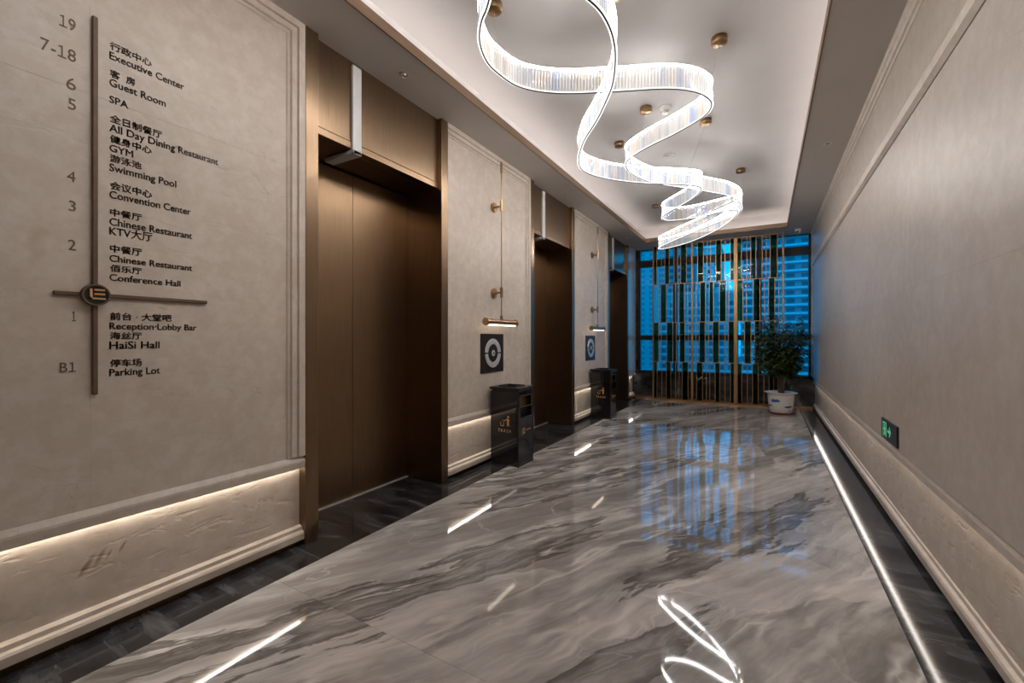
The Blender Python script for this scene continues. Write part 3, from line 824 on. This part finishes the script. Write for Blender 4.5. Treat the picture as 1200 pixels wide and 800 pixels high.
CAN = [(-1.468,2.275),(-.277,3.322),(-.935,3.99),(-.493,4.497),(-1.346,4.558),(-.264,6.027),(-1.487,6.962),(-.80,2.55)]
for x, y in CAN:
    cn = MB().lathe([(0,0),(.052,0),(.052,-.040),(.048,-.045),(0,-.045)], 24, (x-co.x, y-co.y)).build('ceiling_cup', M['brass'], ch)
    q = min(path, key=lambda e: (e[0].x-x)**2 + (e[0].y-y)**2)[0]
    MB().tube([(x-co.x, y-co.y, -.04), (q.x-co.x, q.y-co.y, q.z+HR+.012-co.z)], .0012, 6).build('wire', M['silver'], cn)

# ------------------------------------------------------------------ small ceiling things
def detector(x, y, label):
    t = thing('smoke_detector', label, 'detector', (x, y, ZC))
    MB().lathe([(0,0),(.058,0),(.058,-.014),(.050,-.022),(.034,-.024),(.034,-.036)], 28).build('base', M['white_plastic'], t)
    MB().lathe([(.034,-.036),(.036,-.040),(.030,-.052),(.016,-.056),(0,-.056)], 28).build('sensor_cap', M['silver'], t)
    return t
detector(-.788, 4.076, 'white round smoke detector beside a brass cup on the tray ceiling')
t = thing('ceiling_speaker', 'flush white round grille behind the chandelier on the tray ceiling', 'speaker', (-.943, 5.168, ZC))
MB().lathe([(0,-.004),(.062,-.004),(.062,-.0)], 28).build('grille', M['gypsum'], t)
MB().lathe([(.062,0),(.062,-.008),(.074,-.006),(.074,0)], 28).build('rim', M['gypsum'], t)
def downlight(x, y, label, eye=False):
    t = thing('downlight', label, 'downlight', (x, y, ZS), 'downlights in the soffit')
    MB().lathe([(.020,-.0005),(.020,-.004),(.033,-.003),(.034,-.0002)], 28).build('trim_ring', M['chrome'] if eye else M['white_plastic'], t)
    if eye: MB().lathe([(.020,-.002),(.017,-.012),(.010,-.018),(0,-.020)], 24).build('eyeball', M['chrome'], t)
    else: MB().lathe([(.020,-.0008),(0,-.0012)], 24).build('reflector', plain('dark_reflector', (.03,.028,.026), .3), t)
    return t
downlight(-2.158, 2.19, 'chrome eyeball downlight in the soffit over the lift beside the directory', True)
downlight(-2.181, 5.02, 'small dark downlight in the soffit over the lift between the bins')
downlight(-2.166, 7.81, 'small dark downlight in the soffit over the lift by the window')
downlight(.503, 4.98, 'small dark downlight in the soffit above the exit sign wall, midway along it')
downlight(.50, 7.69, 'small dark downlight in the soffit next to the security camera')
cc = thing('security_camera', 'white dome security camera under the soffit near the window corner', 'camera', (.470, 8.60, ZS))
MB().lathe([(0,0),(.050,0),(.050,-.022),(.044,-.030)], 28).build('mount', M['white_plastic'], cc)
MB().lathe([(.044,-.030),(.042,-.050),(.030,-.068),(.012,-.076),(0,-.077)], 28).build('dome', M['white_plastic'], cc)
MB().tube([(-.012,-.030,-.050),(-.018,-.048,-.056)], .017, 20).build('lens', M['black'], cc)

# ------------------------------------------------------------------ potted tree
px, py = .215, 8.20
pot = thing('potted_tree', 'bushy dark green tree in a white pot painted with blue waves', 'plant', (px, py, 0))
def pot_mat():
    m, nt, b = new_mat('painted_porcelain')
    tc = N(nt, 'ShaderNodeTexCoord'); P = tc.outputs['Object']
    col = None
    nz = N(nt, 'ShaderNodeTexNoise', Scale=22.0, Detail=3.0); nt.links.new(mapping(nt, P, scale=(1,1,3)), nz.inputs['Vector'])
    base = ramp(nt, nz.outputs['Fac'], [(.3,(.60,.58,.55)),(.7,(.66,.64,.61))]).outputs[0]
    for (cx, cy, cz, sx, sz) in ((-.085,-.17,.215,.085,.030),(.10,-.15,.125,.070,.020),(-.16,-.10,.13,.05,.018),(.17,.08,.2,.07,.03),(-.1,.16,.2,.08,.03)):
        sub = N(nt, 'ShaderNodeVectorMath', operation='SUBTRACT'); sub.inputs[1].default_value = (cx,cy,cz); nt.links.new(P, sub.inputs[0])
        sc = N(nt, 'ShaderNodeVectorMath', operation='MULTIPLY'); sc.inputs[1].default_value = (.62/sx,1/.16,.62/sz); nt.links.new(sub.outputs[0], sc.inputs[0])
        ln = N(nt, 'ShaderNodeVectorMath', operation='LENGTH'); nt.links.new(sc.outputs[0], ln.inputs[0])
        ad = N(nt, 'ShaderNodeMath', operation='MULTIPLY_ADD'); ad.inputs[1].default_value = .9; nt.links.new(nz.outputs['Fac'], ad.inputs[0]); nt.links.new(ln.outputs['Value'], ad.inputs[2])
        mk = ramp(nt, ad.outputs[0], [(.95,(1,1,1)),(1.0,(0,0,0))]).outputs[0]
        shade = ramp(nt, nz.outputs['Fac'], [(.40,(.015,.05,.22)),(.55,(.10,.18,.42)),(.62,(.02,.06,.25))]).outputs[0]
        base = mix(nt, mk, base, shade)
    nt.links.new(base, b.inputs['Base Color']); b.inputs['Roughness'].default_value = .18
    return m
MB().lathe([(0,.02),(.150,.02),(.158,.03),(.178,.16),(.190,.30),(.192,.318),(.228,.334),(.232,.343),(.222,.348),(.186,.335),(.176,.28),(0,.28)], 40).build('pot', pot_mat(), pot)
MB().lathe([(0,0),(.185,0),(.20,.03),(.196,.033),(.180,.012),(0,.012)], 36, (.02,-.01)).build('saucer', plain('terracotta_saucer', (.16,.028,.018), .35, noise=.15), pot)
MB().lathe([(0,.285),(.184,.285),(.184,.300),(.10,.312),(0,.318)], 28).build('soil', plain('soil', (.03,.02,.014), .9, noise=.4, nscale=60), pot)
bark = plain('bark', (.10,.055,.025), .8, noise=.35, nscale=40)
tk = MB()
for k in range(3):
    a = k*2.1
    tk.tube([(.03*math.cos(a+q*1.6)*(1-q*.5), .03*math.sin(a+q*1.6)*(1-q*.5), .30+q*.42) for q in [j/10 for j in range(11)]], [.022-.008*j/10 for j in range(11)], 8)
tk.build('trunk', bark, pot)
rnd = random.Random(11)
br = MB(); lv = MB()
def leaf(p, d, L, W, droop):
    d = d.normalized(); s_ = d.cross(Vector((0,0,1)))
    if s_.length < 1e-3: s_ = Vector((1,0,0))
    s_.normalize(); up = s_.cross(d)
    rows_ = [(0,0),(.25,.8),(.55,1),(.82,.6),(1,0)]
    vs = []
    for q, w in rows_:
        c0 = p + d*(L*q) - Vector((0,0,1))*(droop*L*q*q)
        if w == 0: vs.append(c0)
        else: vs += [c0 - s_*W*w*.5 + up*W*.12, c0, c0 + s_*W*w*.5 + up*W*.12]
    fs = [(0,2,1),(0,3,2),(1,2,5,4),(2,3,6,5),(4,5,8,7),(5,6,9,8),(7,8,10),(8,9,10)]
    lv.add(vs, fs)
tips = []
for k in range(84):
    z0 = .56 + .16*rnd.random()
    zt = .60 + 1.0*(k/83.0)
    rr = .37*math.sqrt(max(.05, 1-((zt-1.13)/.66)**2))
    a = k*2.39996
    sx = 1.0
    e = Vector((rr*math.cos(a), rr*math.sin(a), zt + rnd.uniform(-.03,.03)))
    s0 = Vector((0,0,min(z0, zt-.05)))
    mid = s0.lerp(e, .5) + Vector((0,0,.05))
    br.tube([s0, mid, e], [.008,.005,.002], 5)
    for j in range(15):
        q = .35 + .65*rnd.random()
        b0 = (s0*(1-q)**2 + mid*2*q*(1-q) + e*q*q)
        for m_ in range(3):
            an = rnd.uniform(0, 2*math.pi)
            d = Vector((math.cos(an), math.sin(an), rnd.uniform(-.35,.25))) + Vector((e.x,e.y,0))*1.2
            p = b0 + Vector((rnd.uniform(-.035,.035), rnd.uniform(-.035,.035), rnd.uniform(-.025,.03)))
            L = rnd.uniform(.055,.095)
            tip = p + d.normalized()*L
            if px+max(p.x,tip.x) > .66 or py+max(p.y,tip.y) > 8.755: continue
            leaf(p, d, L, L*.42, rnd.uniform(.1,.5))
br.build('branches', bark, pot)
lm, lnt, lb = new_mat('leaf_green')
ltc = N(lnt, 'ShaderNodeTexCoord'); lnz = N(lnt, 'ShaderNodeTexNoise', Scale=30.0); lnt.links.new(ltc.outputs['Object'], lnz.inputs['Vector'])
lnt.links.new(ramp(lnt, lnz.outputs['Fac'], [(.35,(.030,.050,.014)),(.65,(.10,.14,.036))]).outputs[0], lb.inputs['Base Color']); lb.inputs['Roughness'].default_value = .32
tag(lv.build('foliage', lm, pot), kind='stuff')

# ------------------------------------------------------------------ the town outside
def facade(name, c1, c2):
    m, nt, b = new_mat(name)
    tc = N(nt, 'ShaderNodeTexCoord'); nz = N(nt, 'ShaderNodeTexNoise', Scale=.08, Detail=3.0); nt.links.new(tc.outputs['Object'], nz.inputs['Vector'])
    nt.links.new(ramp(nt, nz.outputs['Fac'], [(.35,c1),(.65,c2)]).outputs[0], b.inputs['Base Color']); b.inputs['Roughness'].default_value = .7
    return m
fc = [facade('pale_facade', (.42,.46,.48), (.52,.55,.56)), facade('grey_facade', (.26,.30,.34), (.34,.38,.40)), facade('white_facade', (.62,.64,.66), (.72,.74,.75))]
wd = plain('dark_windows', (.10,.12,.14), .15, noise=.2, nscale=.3)
ground = bx('ground', plain('town_ground', (.10,.11,.12), .9, noise=.2, nscale=.05), None, -400, 400, 30, 700, -24.5, -24)
tag(ground, 'dark town ground far below the window', 'ground', kind='structure')
def tower(label, x0, x1, y, depth, top, mat, slabmat, cols, step=3.1, slab=.55, proud=.8, frac=.55, glaz=None):
    """a tower: body, one slab per storey, one window band piece per bay of each storey"""
    z0 = -24.0; w = x1-x0
    t = thing('tower_block', label, 'building', ((x0+x1)/2, y, z0), 'towers beyond the window')
    H = top - z0
    bx('body', mat, t, -w/2, w/2, 0, depth, 0, H)
    nfl = int(H/step)
    sm_ = MB().box(-w/2-proud*.3, w/2+proud*.3, -proud, .2, 0, slab).mesh('floor_slab'); sm_.materials.append(slabmat)
    cw = w/cols
    wm = MB().box(-cw*frac/2, cw*frac/2, -.15, .05, 0, step-slab-.9).mesh('window_glazing'); wm.materials.append(glaz or wd)
    for k in range(nfl):
        z = k*step
        if z + z0 < -16: continue
        link('floor_slab', sm_, None, t, loc=(0,0,z))
        for c in range(cols):
            link('window_glazing', wm, None, t, loc=(-w/2+cw*(c+.5), 0, z+slab+.35))
    bx('roof_parapet', slabmat, t, -w/2-.2, w/2+.2, -.3, depth+.2, H, H+1.0)
    return t
tower('pale slender tall tower outside, beyond the window end next to the lifts', -69, -47, 250, 20, 95, fc[0], fc[0], 4, 3.1, .5, .25, glaz=plain('pale_windows', (.27,.30,.33), .3, noise=.15, nscale=.3))
tower('narrow grey tower outside, next to the pale slender tower', -40.5, -29, 215, 18, 44, fc[1], fc[1], 3, 3.1, .5, .3)
tower('mid-height white block outside with bright open sky above it', -26, -16.5, 205, 18, 40, fc[2], fc[0], 3, 3.1, .6, .4)
tower('low wide grey block outside, below the open sky', -38, -9.5, 185, 14, 19, fc[1], fc[0], 8, 3.1, .6, .5)
tower('tall apartment tower with deep white balcony bands behind the potted tree', -8.2, 24, 187, 22, 75, fc[1], fc[2], 7, 3.1, .75, 1.3)
tower('low grey block at the foot of the slender tower', -60, -40, 150, 14, -3, fc[1], fc[0], 6, 3.1, .5, .3)
